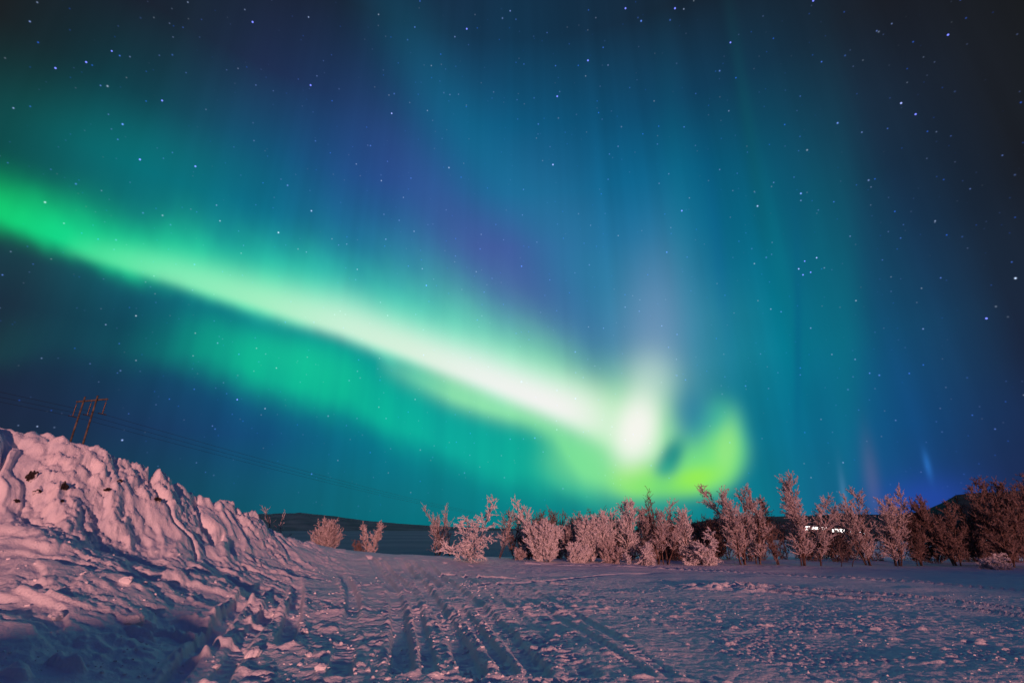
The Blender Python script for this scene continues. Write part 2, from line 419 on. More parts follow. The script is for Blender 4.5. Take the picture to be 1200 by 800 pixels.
def bank_params(az):
    return np.interp(az, _az, _rc), np.interp(az, _az, _zc)
def base_h(x, y):
    az = np.degrees(np.arctan2(x, y)); r = np.hypot(x, y)
    rc, zc = bank_params(az)
    z = zc * np.interp(r / rc, _uu, _ff)
    bankw = S(zc, .6, 2.2)
    # behind the crest: the bank drops away quickly, the flat edge slowly
    back = r - rc
    drop = np.where(back > 0, zc + 3.2, 0) * S(back, 0, 9 + 0 * r) * bankw + (1 - bankw) * (np.where(back > 0, zc * S(back, 0, 14), 0) + 4.2 * S(back, 3, 75))
    z = z - np.maximum(drop, 0)
    z = z + 1.1 * S(zc, .15, .9) * (1 - bankw) * 0
    # basin of the frozen lake on the left
    lake = S(az, -75, -64) * (1 - S(az, 4, 12)) * S(r, 70, 105)
    z = z * (1 - lake) + np.minimum(z, -3.7) * lake
    # unseen snow heaps added behind the camera to shade lower left and far right
    ca, sa_ = math.sin(math.radians(SUN_AZ)), math.cos(math.radians(SUN_AZ))
    def shade_heap(cx, cy, half, thick, hgt):
        dx, dy = x - cx, y - cy
        al = dx * ca + dy * sa_; pe = dx * -sa_ + dy * ca
        return hgt * np.exp(-(pe / half) ** 4 - (al / thick) ** 2)
    z = z + shade_heap(-2.6, -3.4, 1.9, .9, 1.15) + shade_heap(28, -8.0, 10.5, 3, 2.1)
    return z

def px_path(pts):
    out = []
    for px, py in pts:
        d = ray(px, py); t = 1.0
        for _ in range(60):                  # march to the ground
            x, y, z = d[0] * t / 570, d[1] * t / 570, CAMZ + d[2] * t / 570
            h = float(base_h(np.array([x]), np.array([y]))[0])
            if z < h + .01: break
            t += max((z - h) * 1.2, .03)
        out.append((x, y))
    # resample smoothly
    P = np.array(out); n = len(P); tt = np.linspace(0, n - 1, 40)
    xs, ys = np.interp(tt, range(n), P[:, 0]), np.interp(tt, range(n), P[:, 1])
    k = np.ones(7) / 7
    xs = np.convolve(np.pad(xs, 3, 'edge'), k, 'valid'); ys = np.convolve(np.pad(ys, 3, 'edge'), k, 'valid')
    return np.stack([xs, ys], 1)
def path_dist(x, y, P):
    """distance, signed side and run-length along a polyline"""
    best = np.full(x.shape, 99., np.float32); side = np.zeros(x.shape, np.float32); run = np.zeros(x.shape, np.float32)
    m = (x > P[:, 0].min() - 2) & (x < P[:, 0].max() + 2) & (y > P[:, 1].min() - 2) & (y < P[:, 1].max() + 2)
    xx, yy = x[m], y[m]; b = best[m]; s = side[m]; rn = run[m]; acc = 0
    for a, c in zip(P[:-1], P[1:]):
        d = c - a; l = math.hypot(*d) + 1e-6
        t = np.clip(((xx - a[0]) * d[0] + (yy - a[1]) * d[1]) / l / l, 0, 1)
        ex, ey = xx - a[0] - t * d[0], yy - a[1] - t * d[1]; q = np.hypot(ex, ey)
        k = q < b; b = np.where(k, q, b); s = np.where(k, np.sign(d[0] * ey - d[1] * ex), s); rn = np.where(k, acc + t * l, rn); acc += l
    best[m] = b; side[m] = s; run[m] = rn
    return best, side, run

RUTS = [  # (picture path, half width, depth, raised edge)
    ([(470,800),(470,740),(462,690),(440,662),(432,651)], .20, .13, .07),
    ([(560,800),(530,735),(500,690),(476,664),(466,653)], .22, .14, .06),
    ([(640,800),(590,735),(545,695),(508,668),(498,655)], .20, .12, .04),
    ([(700,800),(640,745),(585,700),(540,672),(520,658)], .16, .07, .03),
    ([(395,800),(408,745),(415,700),(402,672),(388,655)], .20, .16, .07),
    ([(330,760),(345,715),(350,685),(342,668)], .18, .17, .06),
    ([(195,795),(240,748),(285,700),(320,672)], .16, .15, .09),
    ([(250,800),(290,745),(318,708),(345,684)], .16, .10, .07),
    ([(560,686),(640,680),(720,672),(800,670)], .28, .09, .02),
    ([(520,672),(600,676),(660,684)], .28, .10, .03),
    ([(862,688),(960,697),(1080,707),(1200,722),(1300,735)], .07, .05, .075),
    ([(862,684),(960,691),(1080,701),(1200,714),(1300,726)], .06, .04, .055),
    ([(600,659),(760,664),(900,672),(1050,681),(1200,692),(1300,700)], .07, .05, .075),
    ([(860,663),(1000,666),(1140,672),(1250,676)], .08, .04, .05),
    ([(505,800),(495,740),(482,690),(452,662),(444,653)], .14, .10, .05),
    ([(605,800),(560,735),(522,692),(492,667),(480,655)], .14, .10, .05),
    ([(770,800),(690,745),(622,702),(560,675),(535,662)], .13, .05, .03),
    ([(800,800),(712,742),(640,698),(575,672),(550,661)], .13, .05, .03),
]
RUTS = [(px_path(p), w, d, e) for p, w, d, e in RUTS]

def full_h(x, y):
    x = x.astype(np.float32); y = y.astype(np.float32)
    z = base_h(x, y).astype(np.float32)
    az = np.degrees(np.arctan2(x, y)); r = np.hypot(x, y)
    rc, zc = bank_params(az); u = r / rc
    left = S(zc, .5, 1.8)                                       # 1 on the ploughed bank
    near = 1 - S(r, 26, 60)
    # coarse swells
    z = z + (.05 + .05 * left) * fbm(x * .35, y * .35, 3, 3) * near
    z = z + .45 * fbm(x * .012, y * .012, 3, 91) * S(r, 60, 250)
    # steep face: furrows running down the slope, smooth planes between them, crevices, torn top edge
    s = np.radians(az) * 15.5
    face = S(u, .76, .86) * left
    wx = s + .40 * fbm(x * .6, y * .6, 3, 21) + (r - 14) * .28; wy = r + .6 * fbm(x * .6 + 9, y * .6, 3, 23)
    gate = 1 - .6 * S(u, .97, 1.05)
    f1 = gnoise(wx * .50, wy * .12, 31); f2 = gnoise(wx * 1.3, wy * .32, 41); f3 = gnoise(wx * 3.2, wy * 1.2, 43)
    z = z + face * gate * (.30 * stair(f1 + .35 * f2, 3.2, .22) + .13 * stair(f2 + .3 * f3, 4, .25) + .10 * (.5 - np.abs(f3)) * S(f1, -.3, .4) - .03)
    cv = np.exp(-(gnoise(wx * .62 + 7, wy * .11, 33) / .055) ** 2) * S(gnoise(wx * .3, wy * .5, 35), -.35, .1)
    z = z - face * gate * .32 * cv + face * gate * .10 * np.exp(-((gnoise(wx * .62 + 7, wy * .11, 33) - .17) / .08) ** 2)
    pl = S(gnoise(wx * .5 + 3, wy * .3, 37), -.1, .25)
    z = z + face * (.018 + .062 * pl) * fbm(x * 4.2, y * 4.2, 4, 47, .68)
    wc, wv_ = worley(s * 3.4 + gnoise(x * 3, y * 3, 48), r * 3.0, 49)
    z = z + face * pl * .07 * np.maximum(0, 1 - (wc / .5) ** 2) * (wv_ > .5)
    lumps, lv = worley(s * 2.2 + .3 * gnoise(x * 2, y * 2, 5), r * 2.2, 51)
    rim = left * S(u, .93, .99) * (1 - S(u, 1.03, 1.10))
    z = z + rim * (.14 * np.maximum(0, 1 - (lumps / .55) ** 2) * (lv > .3) + .05 * fbm(x * 4, y * 4, 3, 53))
    # bench below the face: broad slumped slabs with sharp lower lips
    bench = S(u, .46, .56) * (1 - S(u, .78, .86)) * left
    bx_, by_ = x + .3 * fbm(x * .9, y * .9, 3, 60), y + .3 * fbm(x * .9 + 4, y * .9, 3, 62)
    q1 = np.abs(gnoise(bx_ * .45 + .3 * by_, by_ * .8 - .25 * bx_, 61)); q2 = np.abs(gnoise(bx_ * 1.2, by_ * 2.0, 64)); q3 = np.abs(gnoise(bx_ * 3.1, by_ * 4.6, 66))
    bq = gnoise(bx_ * .42 + .25 * by_, by_ * .75 - .2 * bx_, 61) + .35 * gnoise(bx_ * 1.1, by_ * 1.9, 64)
    bq2 = gnoise(bx_ * 1.5 + 5, by_ * 2.3, 65) + .3 * q3
    z = z + bench * (.20 * stair(bq, 3.0, .22) + .045 * stair(bq2, 4, .25) - .04)
    bp = S(gnoise(x * .6, y * .9, 68), -.25, .25)
    z = z + bench * (.006 + .030 * bp) * fbm(x * 4.5, y * 6.5, 4, 67, .6)
    # lower edge of the bench: clods in a smooth dish
    dish = S(u, .30, .42) * (1 - S(u, .50, .58)) * left
    w1, v1 = worley(x * 1.5 + .3 * gnoise(x * 3, y * 3, 7), y * 2.6, 71)
    z = z + dish * .13 * np.maximum(0, .8 + .6 * gnoise(x * 6, y * 8, 72) - (w1 / .30) ** 2) * (v1 > .74)
    # ruts and ski tracks (continuous, pressed smooth inside, snow thrown up beside them)
    rut = np.zeros_like(z); inside = np.zeros_like(z)
    for i, (P, w, d, e) in enumerate(RUTS):
        if d == 0: continue
        q, sd, run = path_dist(x, y, P)
        thin = w < .1
        wob = 1 + (.2 if thin else .14) * gnoise(run * .6, q * 0 + i * 3.7, 121)
        w = w if thin else w * .72
        g = np.exp(-(q / (w * wob)) ** 8); lip = np.exp(-((q - w * 1.45) / (w * .5)) ** 2)
        rough = np.maximum(0, .65 + .7 * gnoise(x * 4.1, y * 4.1, 123 + i) + .4 * gnoise(x * 11, y * 11, 124))
        if thin: rough = .75 + .35 * gnoise(x * 5.1, y * 5.1, 123 + i)
        br = S(gnoise(run * .35, q * 0 + i, 127), -.75, -.1) if thin else 1
        fadein = 1 if thin else .15 + .85 * S(gnoise(run * .22, q * 0 + 4 + i, 128), -.5, .2)
        rut = rut - (d if thin else d * .74) * g * fadein + e * (1.3 if thin else .75) * lip * rough * br * fadein
        if not thin:
            rut = rut + g * .009 * np.sin(run * 42 + 3 * gnoise(x * 2, y * 2, 131)) * S(gnoise(run * .5, q * 0, 132), -.1, .3)
            inside = np.maximum(inside, np.maximum(g, .8 * lip) * fadein)
    # churned wheel zone in the middle
    churn = S(az, -42, -32) * (1 - S(az, 2, 16)) * (1 - S(u, 1.02, 1.15))
    dish_smooth = S(-az, 25, 31) * (1 - S(-az, 60, 70)) * (1 - S(u, .42, .50)) * S(r, 5.2, 6.2)
    churn = churn * (1 - .93 * dish_smooth) * (1 - .45 * inside)
    near_y = 1 - .5 * S(r, 9, 20)
    ww, wv = worley(x * 4.6 + .5 * gnoise(x * 5, y * 5, 1), y * 6.2 + .5 * gnoise(x * 5, y * 5, 2), 81)
    w3, v3 = worley(x * 1.7 + .4 * gnoise(x * 4, y * 4, 11), y * 2.6, 82)
    cp = S(fbm(x * .5, y * .5, 3, 84), -.6, .5)
    z = z + churn * near_y * .62 * ((.050 * np.maximum(0, 1 - (ww / .52) ** 2) * (wv > .35) * wv + .030 * fbm(x * 4.6, y * 4.9, 4, 83)) * (.35 + cp) + .08 * np.maximum(0, 1 - (w3 / .26) ** 2) * (v3 > .84) + .05 * fbm(x * 1.1, y * 1.1, 2, 86))
    # tread marks: short cross ridges
    z = z + churn * .005 * np.sin((y * 1.0 + .25 * x) * 34 + 4 * gnoise(x * 1.2, y * 1.2, 85)) * S(gnoise(x * .7, y * .5, 87), -.1, .35)
    # wind-packed, lightly scuffed flat on the right
    right = S(az, -8, 6) * (1 - S(u, .98, 1.1)) * (1 - .45 * inside)
    fade = 1 - .85 * S(r, 11, 22)
    wa, va = worley(x * 11 + .5 * gnoise(x * 4, y * 4, 8), y * 16, 95)
    patch = S(fbm(x * .38 + .1 * y, y * .55, 3, 97), -.15, .40) * 1.25
    z = z + right * fade * .8 * (.020 * np.maximum(0, 1 - (wa / .45) ** 2) * (va > .55) * (.05 + patch) + .012 * fbm(x * 4.6 + y, y * 6.4 - x, 3, 99) * (.3 + patch))
    w2, v2 = worley(x * 2.9 + .5 * gnoise(x * 3, y * 3, 8), y * 4.6, 105)
    z = z + right * fade * .034 * np.maximum(0, 1 - (w2 / .26) ** 2) * (v2 > .87)
    # disturbed patch beside the sled tracks
    bx, by = PATCH
    z = z + .16 * np.exp(-(((x - bx) / 1.3) ** 2 + ((y - by) / .9) ** 2)) * np.maximum(0, .3 + fbm(x * 1.8, y * 2.4, 4, 109))
    # tiny relief everywhere near the camera
    z = z + (1 - S(r, 12, 26)) * .010 * fbm(x * 7, y * 7, 3, 111) * (1 - .6 * dish_smooth)
    z = z + rut
    return z
_p = px_path([(845, 688), (850, 690)]); PATCH = (_p[0][0], _p[0][1])

azs = np.concatenate([np.arange(-180, -60, 2.0), np.arange(-60, -50, .3), np.arange(-50, 50, .085), np.arange(50, 60, .3), np.arange(60, 180, 2.0)])
rr = [.35]
while rr[-1] < 3900:
    r_ = rr[-1]; rr.append(r_ * (1.05 if r_ < 4.5 else 1.0034 if r_ < 30 else 1.02 if r_ < 120 else 1.06))
rr = np.array(rr)
A, R = np.meshgrid(np.radians(azs), rr, indexing='ij')
X, Y = np.sin(A) * R, np.cos(A) * R
Z = full_h(X, Y)
na, nr = X.shape
vv = np.stack([X, Y, Z], -1).reshape(-1, 3)
ia, ir = np.meshgrid(np.arange(na), np.arange(nr - 1), indexing='ij')
ja = (ia + 1) % na
ff = np.stack([ia * nr + ir, ia * nr + ir + 1, ja * nr + ir + 1, ja * nr + ir], -1).reshape(-1, 4)
gc = len(vv)
ground = mesh_np('snow_ground', vv, ff, M_SNOW)
tag(ground, kind='structure')

def ring(a0, a1, r0, r1, z, n=120):
    rs = np.geomspace(r0, r1, 40); Aa, Rr = np.meshgrid(np.radians(np.linspace(a0, a1, n)), rs, indexing='ij')
    Rr = Rr + (np.abs(fbm(Aa * 6, Rr * 0, 3, 300)) * 14 * (Rr < r0 * 1.01))
    i, j = np.meshgrid(np.arange(n - 1), np.arange(39), indexing='ij')
    f = np.stack([i * 40 + j, i * 40 + j + 1, (i + 1) * 40 + j + 1, (i + 1) * 40 + j], -1).reshape(-1, 4)
    return np.stack([np.sin(Aa) * Rr, np.cos(Aa) * Rr, Rr * 0 + z], -1).reshape(-1, 3), f
M_LAKE = noisy('wind_swept_lake_ice', (.08, .16, .27), (.22, .30, .42), .015, .75, .0, .6, 5, .15, (.35, .7))
_v, _f = ring(-62, 3, 50, 3600, -3.3)
tag(mesh_np('frozen_lake', _v, _f, M_LAKE), kind='structure')

def gh(x, y):
    return float(full_h(np.array([[x]]), np.array([[y]]))[0, 0])

# ------------------------------------------------------------------ distant hills
def hill(name, prof, dist, depth, mat, seed):
    """prof: picture outline (px, py) of the skyline; a real ridge of that height at that distance"""
    prof = [azel(*p) for p in prof]
    pa = [p[0] for p in prof]; pe = [p[1] for p in prof]
    a = np.linspace(pa[0], pa[-1], 260); t = np.linspace(-1, 1, 60)
    Aa, T = np.meshgrid(np.radians(a), t, indexing='ij')
    top = np.interp(np.degrees(Aa), pa, pe)
    R_ = dist + T * depth
    H = CAMZ + dist * np.tan(np.radians(top)) + 5.5
    zz = -5.5 + H * np.cos(np.clip(T, -1, 1) * math.pi / 2) ** 1.3
    xx, yy = np.sin(Aa) * R_, np.cos(Aa) * R_
    zz = zz + .05 * H * fbm(xx * .02, yy * .02, 4, seed) * (1 - np.abs(T))
    n1, n2 = xx.shape
    i, j = np.meshgrid(np.arange(n1 - 1), np.arange(n2 - 1), indexing='ij')
    f = np.stack([i * n2 + j, i * n2 + j + 1, (i + 1) * n2 + j + 1, (i + 1) * n2 + j], -1).reshape(-1, 4)
    return tag(mesh_np(name, np.stack([xx, yy, zz], -1).reshape(-1, 3), f, mat), kind='structure')
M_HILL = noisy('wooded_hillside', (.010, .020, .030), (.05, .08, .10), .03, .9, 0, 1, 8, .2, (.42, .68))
M_HILL2 = noisy('haze_tinted_hill', (.03, .11, .15), (.09, .20, .25), .012, .9, 0, 1, 8, .2, (.4, .7))  # distance haze painted in as a lighter blue-teal hill colour
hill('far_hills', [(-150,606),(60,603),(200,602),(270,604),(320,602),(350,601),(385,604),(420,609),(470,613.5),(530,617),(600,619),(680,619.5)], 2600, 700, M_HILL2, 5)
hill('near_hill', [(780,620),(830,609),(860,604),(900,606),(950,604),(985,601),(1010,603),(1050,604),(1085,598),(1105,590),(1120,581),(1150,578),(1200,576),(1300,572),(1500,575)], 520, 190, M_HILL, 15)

def ground_at(px, py):
    d = ray(px, py); t = 1.0
    for _ in range(90):
        x, y, z = d[0] * t / 570, d[1] * t / 570, CAMZ + d[2] * t / 570
        h = float(base_h(np.array([x]), np.array([y]))[0])
        if z < h + .005: break
        t += max((z - h) * 1.0, .02)
    return x, y
def at_depth(px, Y):
    """ground position under picture column px at forward distance Y"""
    x = 0.0
    for _ in range(12):
        z = float(base_h(np.array([x]), np.array([Y]))[0]) - CAMZ; x = (px - 600) / F * (Y * CP + z * SP)
    return x, Y, gh(x, Y)
def top_z(px, py, Y):
    d = ray(px, py); return CAMZ + d[2] / d[1] * Y

# ------------------------------------------------------------------ trees and shrubs
M_ROOF = noisy('thin_snow_on_roof', (.10, .11, .13), (.2, .21, .24), 1.5, .8)
def grow(rng, H, W, stems, lean=0.0, style='birch', frost=1.0, lod=1.0):
    """returns (wood segments, twig segments). H height, W full width."""
    stemlist, twig = [], []
    def rnd(a, b): return rng.uniform(a, b)
    def seg(lst, p, q, r0, r1): lst.append((p[0], p[1], p[2], q[0], q[1], q[2], r0, r1))
    def wander(lst, p, d, length, r0, r1, n, wob, lift):
        pts = [p]; st = length / n
        for i in range(n):
            d = (d[0] + rnd(-wob, wob), d[1] + rnd(-wob, wob), d[2] + rnd(-wob, wob) * .7 + lift)
            l = math.sqrt(d[0]**2 + d[1]**2 + d[2]**2); d = (d[0]/l, d[1]/l, d[2]/l)
            q = (p[0] + d[0]*st, p[1] + d[1]*st, p[2] + d[2]*st)
            a, b = i / n, (i + 1) / n
            seg(lst, p, q, r0 + (r1 - r0) * a, r0 + (r1 - r0) * b); p = q; pts.append((p, d))
        return pts[1:]
    shrub = style in ('shrub', 'plume')
    for s in range(stems):
        th = 2 * math.pi * (s + rnd(0, .8)) / stems
        sp = (W * (.32 if shrub else .17)) / H * (rnd(.35, 1.1) if stems > 1 else .1)
        d = (math.cos(th) * sp + lean, math.sin(th) * sp, 1.0)
        h = H * ((rnd(.72, 1.0) if style != 'plume' else rnd(.45, .7)) if s else 1.0)
        wood = []; stemlist.append(wood)
        rad = (.013 + .0080 * h) * rnd(.8, 1.15) * (.6 if shrub else 1.0)
        base = (math.cos(th) * .06 * stems ** .5, math.sin(th) * .06 * stems ** .5, -.25)
        n = 11
        pts = wander(wood, base, d, h + .25, rad, rad * .18, n, .17 if not style == 'dead' else .22, .06)
        nb = int((19 if not shrub else 17) * lod)
        for b in range(nb):
            f = (b + rnd(0, 1)) / nb
            lo = .06 if shrub else (.12 if style != 'dead' else .30)
            f = lo + (1 - lo) * f
            k = min(int(f * n), n - 1); p, dd = pts[k]; p0 = pts[k - 1][0] if k else base
            w = f * n - k; p = tuple(p0[i] + (p[i] - p0[i]) * w for i in range(3))
            ph = rnd(0, 2 * math.pi)
            ang = rnd(.45, .95) if style == 'birch' else rnd(.6, 1.25) if style == 'plume' else rnd(.4, 1.0)
            bd = (dd[0] + math.cos(ph) * ang * 1.1, dd[1] + math.sin(ph) * ang * 1.1, dd[2] * (1 - ang * .35))
            prof = (1 - abs(f - .42) * 1.15) if style != 'plume' else (1.05 - f * .95)
            bl = max(.14, W * .44 * prof * rnd(.6, 1.15)) * (1.0 if style != 'dead' else .6)
            br = min(rad * .42, .010 + bl * .012)
            bp = wander(wood if bl > .5 else twig, p, bd, bl, br, br * .45, 5, .20, .10 if style != 'plume' else -.07)
            def spurs(pl, cnt, l0, l1):          # short needles of hoar frost hugging a branch
                for _ in range(cnt):
                    t_, td = pl[rng.randrange(len(pl))]
                    o_ = rnd(-.05, .05)
                    t_ = (t_[0] + td[0] * o_, t_[1] + td[1] * o_, t_[2] + td[2] * o_)
                    ed = (td[0] + rnd(-1.2, 1.2), td[1] + rnd(-1.2, 1.2), td[2] + rnd(-1.0, 1.0))
                    l = rnd(l0, l1); n_ = math.sqrt(ed[0]**2 + ed[1]**2 + ed[2]**2)
                    seg(twig, t_, (t_[0] + ed[0] / n_ * l, t_[1] + ed[1] / n_ * l, t_[2] + ed[2] / n_ * l), tr * 1.1, tr * .7)
            tr = .0080 * frost
            full = style in ('shrub', 'plume')
            spurs(bp, int((7 + bl * 14) * lod), .04, .11)
            if f > .45: spurs([(p, dd)], int(3 * lod), .04, .10)
            ns = max(2, int((2.5 + bl * (6.5 if full else 4.2)) * lod * (1.0 if style != 'dead' else .6)))
            for c in range(ns):
                g = rnd(.15, 1.0); kk = min(int(g * 5), 4); q, qd = bp[kk]; q0 = bp[kk - 1][0] if kk else p
                ww = g * 5 - kk; q = tuple(q0[i] + (q[i] - q0[i]) * ww for i in range(3))
                sd = (qd[0] + rnd(-.9, .9), qd[1] + rnd(-.9, .9), qd[2] + rnd(-.55, .8))
                sl = rnd(.16, .46) * (1.15 - .4 * g) * min(1.2, H / 3.0 + .25)
                sp_ = wander(twig, q, sd, sl, tr * 1.35, tr * .9, 4, .34, .05 if style != 'plume' else -.10)
                if style == 'dead' and rnd(0, 1) < .4: continue
                spurs(sp_, max(3, int((12 if full else 9) * lod)), .035, .115)
    return stemlist, twig
def make_tree(name, label, cat, group, px, Y, top, W_px, stems, style, mat, seed, lean=0.0, frost=1.0, lod=1.0, top_px=None):
    rng = random.Random(seed)
    x, y, z = at_depth(px, Y)
    d = Y * CP + (z - CAMZ) * SP
    zt = top_z(px, top, Y); H = max(zt - z, .5); W = W_px / F * d * (1.22 if 635 < px < 835 else 1.1)
    root = empty(name, (x, y, z)); tag(root, label, cat, group)
    if top_px is not None: lean = (top_px - px) / F * d / H
    w, t = grow(rng, H, W, stems, lean, style, frost, lod * (1.15 if style != 'dead' and px > 600 else 1))
    t = np.array(t); k = H / max(max(q[5] for st_ in w for q in st_), t[:, 5].max()); t[:, :6] *= k
    for st_ in w:
        a_ = np.array(st_); a_[:, :6] *= k; V1, F1 = tubes(a_, 6); mesh_np('trunk', V1, F1, M_BARK, root)
    V2, F2 = tubes(t, 3); mesh_np('crown', V2, F2, mat, root)
    return root
GL, GR, GS = 'frosted trees along the back of the snowfield', 'bare frosted trees in front of the dark hill', 'frosted shrubs among the trees'
FR, FD, FB = M_FROST, M_FROST_DIM, M_FROST_BARE
TREES = [
 # name, label, category, group, px, depth, top py, width px, stems, style, material, seed, lean/top_px, frost, lod
 ('dead_sapling','leafless bent sapling poking up above the pink snow bank, farthest left','sapling',None,301,24,592,18,1,'dead',FD,1,310,1,.6),
 ('frosted_sapling','small frosted sapling on the bank slope just left of the wide round bush','sapling',None,317,26,596,14,2,'birch',FD,2,None,1.2,.7),
 ('frosted_bush','wide round frosted bush with many stems behind the end of the snow bank','bush',None,376,27,603,46,9,'shrub',FD,3,None,1.1,1.0),
 ('frosted_shrub','small upright frosted shrub standing alone between the round bush and the trees','shrub',None,433,27,609,26,3,'shrub',FD,4,437,1.3,1.0),
 ('low_shrub','very low dim shrub at the left foot of the lone upright shrub','shrub',None,421,27.5,630,20,4,'shrub',FB,5,None,.9,.7),
 ('birch_tree','thin dim multi-stem tree at the left end of the tree line, behind the whitest tree','tree',GL,513,30,598,34,4,'birch',FD,6,None,1,.8),
 ('birch_tree','slim bare forked tree rising behind the left edge of the whitest tree','tree',GL,527,30,588,22,2,'dead',FD,7,521,1,.8),
 ('frosted_tree','brightest white tree, heavily frosted with drooping boughs and a pointed top','tree',GL,545,23.6,579,58,3,'plume',FR,88,563,1.55,1.0),
 ('birch_tree','sparse forked tree with a V shaped double trunk right of the whitest tree','tree',GL,584,28,592,30,2,'dead',FD,9,588,1,1.2),
 ('birch_tree','pair of thin dark upright stems between the forked tree and the tall tree','tree',GL,604,28,594,20,2,'birch',FB,10,None,1.1,.8),
 ('birch_tree','tall tree with frosted club shaped branch ends reaching to the right','tree',GL,619,27,577,44,2,'birch',FR,11,621,1.4,.9),
 ('frosted_tree','broad round heavily frosted tree right below the club ended tall one','tree',GL,640,25.6,604,54,6,'shrub',FR,12,None,1.3,1.25),
 ('frosted_tree','medium frosted tree behind the gap right of the broad round one','tree',GL,668,28,598,40,4,'shrub',FD,13,None,1.2,1),
 ('frosted_tree','pinkish frosted tree with a flat bushy top left of the middle of the thicket','tree',GL,690,26.6,597,46,5,'shrub',FR,14,None,1.2,1.1),
 ('frosted_tree','frosted tree with a dark visible trunk near the middle of the thicket','tree',GL,712,26.8,593,38,3,'birch',FR,15,716,1.2,1.1),
 ('birch_tree','tall frosted tree with a bushy head standing under the yellow-green glow','tree',GL,738,27,580,40,3,'birch',FR,16,736,1.35,1.1),
 ('dead_tree','tallest bare dead tree with brown forked trunks in the thicket under the bright hook','tree',GL,773,26,568,26,2,'dead',FB,17,766,1,1),
 ('dead_tree','brown forked bare tree just right of the tallest dead one','tree',GL,780,26,582,40,3,'dead',FD,18,786,1,1.3),
 ('frosted_tree','round frosted tree filling the space behind the two dead trees','tree',GL,760,28,592,46,5,'shrub',FD,19,None,1.2,1.1),
 ('frosted_tree','light frosted tree with a thin bare leader near the right end of the thicket','tree',GL,808,26.6,590,34,3,'birch',FR,20,812,1.3,1),
 ('frosted_shrub','low white shrub at the right end of the thicket, hanging over the snow','shrub',GS,822,26,616,34,5,'plume',FR,21,None,1.4,1),
 ('frosted_shrub','small white shrub in front of the middle of the thicket','shrub',GS,757,25.6,630,20,4,'plume',FR,22,None,1.4,.9),
 ('frosted_shrub','low frosted shrub at the foot of the pair of thin stems','shrub',GS,608,26.6,640,24,5,'shrub',FD,23,None,1.2,.8),
 ('frosted_shrub','knee high frosted shrub under the left half of the thicket','shrub',GS,676,25.8,632,36,6,'shrub',FR,24,None,1.2,1),
 ('frosted_shrub','knee high frosted shrub under the dark visible trunk','shrub',GS,716,26,630,36,6,'shrub',FD,25,None,1.2,1),
 ('frosted_tree','dim dark shrubby tree in the gap right of the thicket','tree',GR,842,31,604,44,5,'shrub',FB,26,None,1.1,1),
 ('birch_tree','frosted tree with several close parallel trunks right of the gap','tree',GR,872,26.5,563,42,4,'birch',FD,27,868,1.2,1.2),
 ('birch_tree','frosted tree with a narrow top leaning on the parallel trunks','tree',GR,889,26.8,566,38,3,'birch',FD,28,893,1.2,1.2),
 ('birch_tree','lower slim tree with a fork between the parallel trunks and the tallest tree','tree',GR,914,26.6,578,30,2,'birch',FB,29,912,1.1,1),
 ('birch_tree','tallest tree on the right with a crooked white tipped top','tree',GR,941,26,549,50,3,'birch',FD,30,940,1.35,1.25),
 ('birch_tree','slanting slim tree just right of the tallest tree, before the lit houses','tree',GR,959,26.4,577,42,2,'birch',FD,31,964,1.2,1),
 ('crooked_tree','low crooked stem curving right below the village lights','tree',GR,984,25.6,626,14,1,'dead',FB,32,993,.9,.5),
 ('crooked_tree','low stem with an S bend beside the crooked stem below the lights','tree',GR,998,25.6,628,12,1,'dead',FB,33,1004,.9,.5),
 ('birch_tree','reddish frosted tree with an upright brush top right of the village lights','tree',GR,1018,27,567,44,4,'birch',FD,34,1012,1.15,1.2),
 ('birch_tree','reddish many branched tree with one long twig pointing up left','tree',GR,1052,26.8,565,46,4,'birch',FD,35,1054,1.05,1.2),
 ('birch_tree','thin reddish tree between the many branched tree and the hill edge','tree',GR,1078,27,580,36,3,'birch',FB,36,1076,1.05,1.1),
 ('birch_tree','low dark tree in the dip under the blue glow','tree',GR,1098,29,598,44,4,'shrub',FB,37,None,1,1.1),
 ('birch_tree','wide dark tree with a domed top before the hill crest','tree',GR,1122,26.8,576,54,4,'birch',FB,38,1118,1.1,1.25),
 ('birch_tree','dark leaning tree right of the domed one','tree',GR,1150,27,578,44,3,'birch',FB,39,1144,1.05,1.2),
 ('birch_tree','tall reddish tree with feathered branches near the right edge','tree',GR,1184,25.6,557,56,4,'birch',FB,40,1188,1.1,1.35),
 ('birch_tree','tree cut off by the right edge of the picture','tree',GR,1214,26,552,50,4,'birch',FB,41,None,1.1,1.2),
 ('frosted_shrub','round pale shrub on the snow near the right edge','shrub',GS,1166,24.8,646,30,9,'plume',FR,42,None,1.3,.8),
 ('fallen_branch','thin arching frosted branch lying low before the thicket','branch',None,740,25.3,645,34,2,'dead',FR,43,722,1.2,.6),
]
for (nm, lb, ct, gp, px, Y, tp_, wpx, st, sty, mt, sd, tpx, fr, ld) in TREES:
    make_tree(nm, lb, ct, gp, px, Y, tp_, wpx, st, sty, mt, sd, 0, fr, ld, tpx)

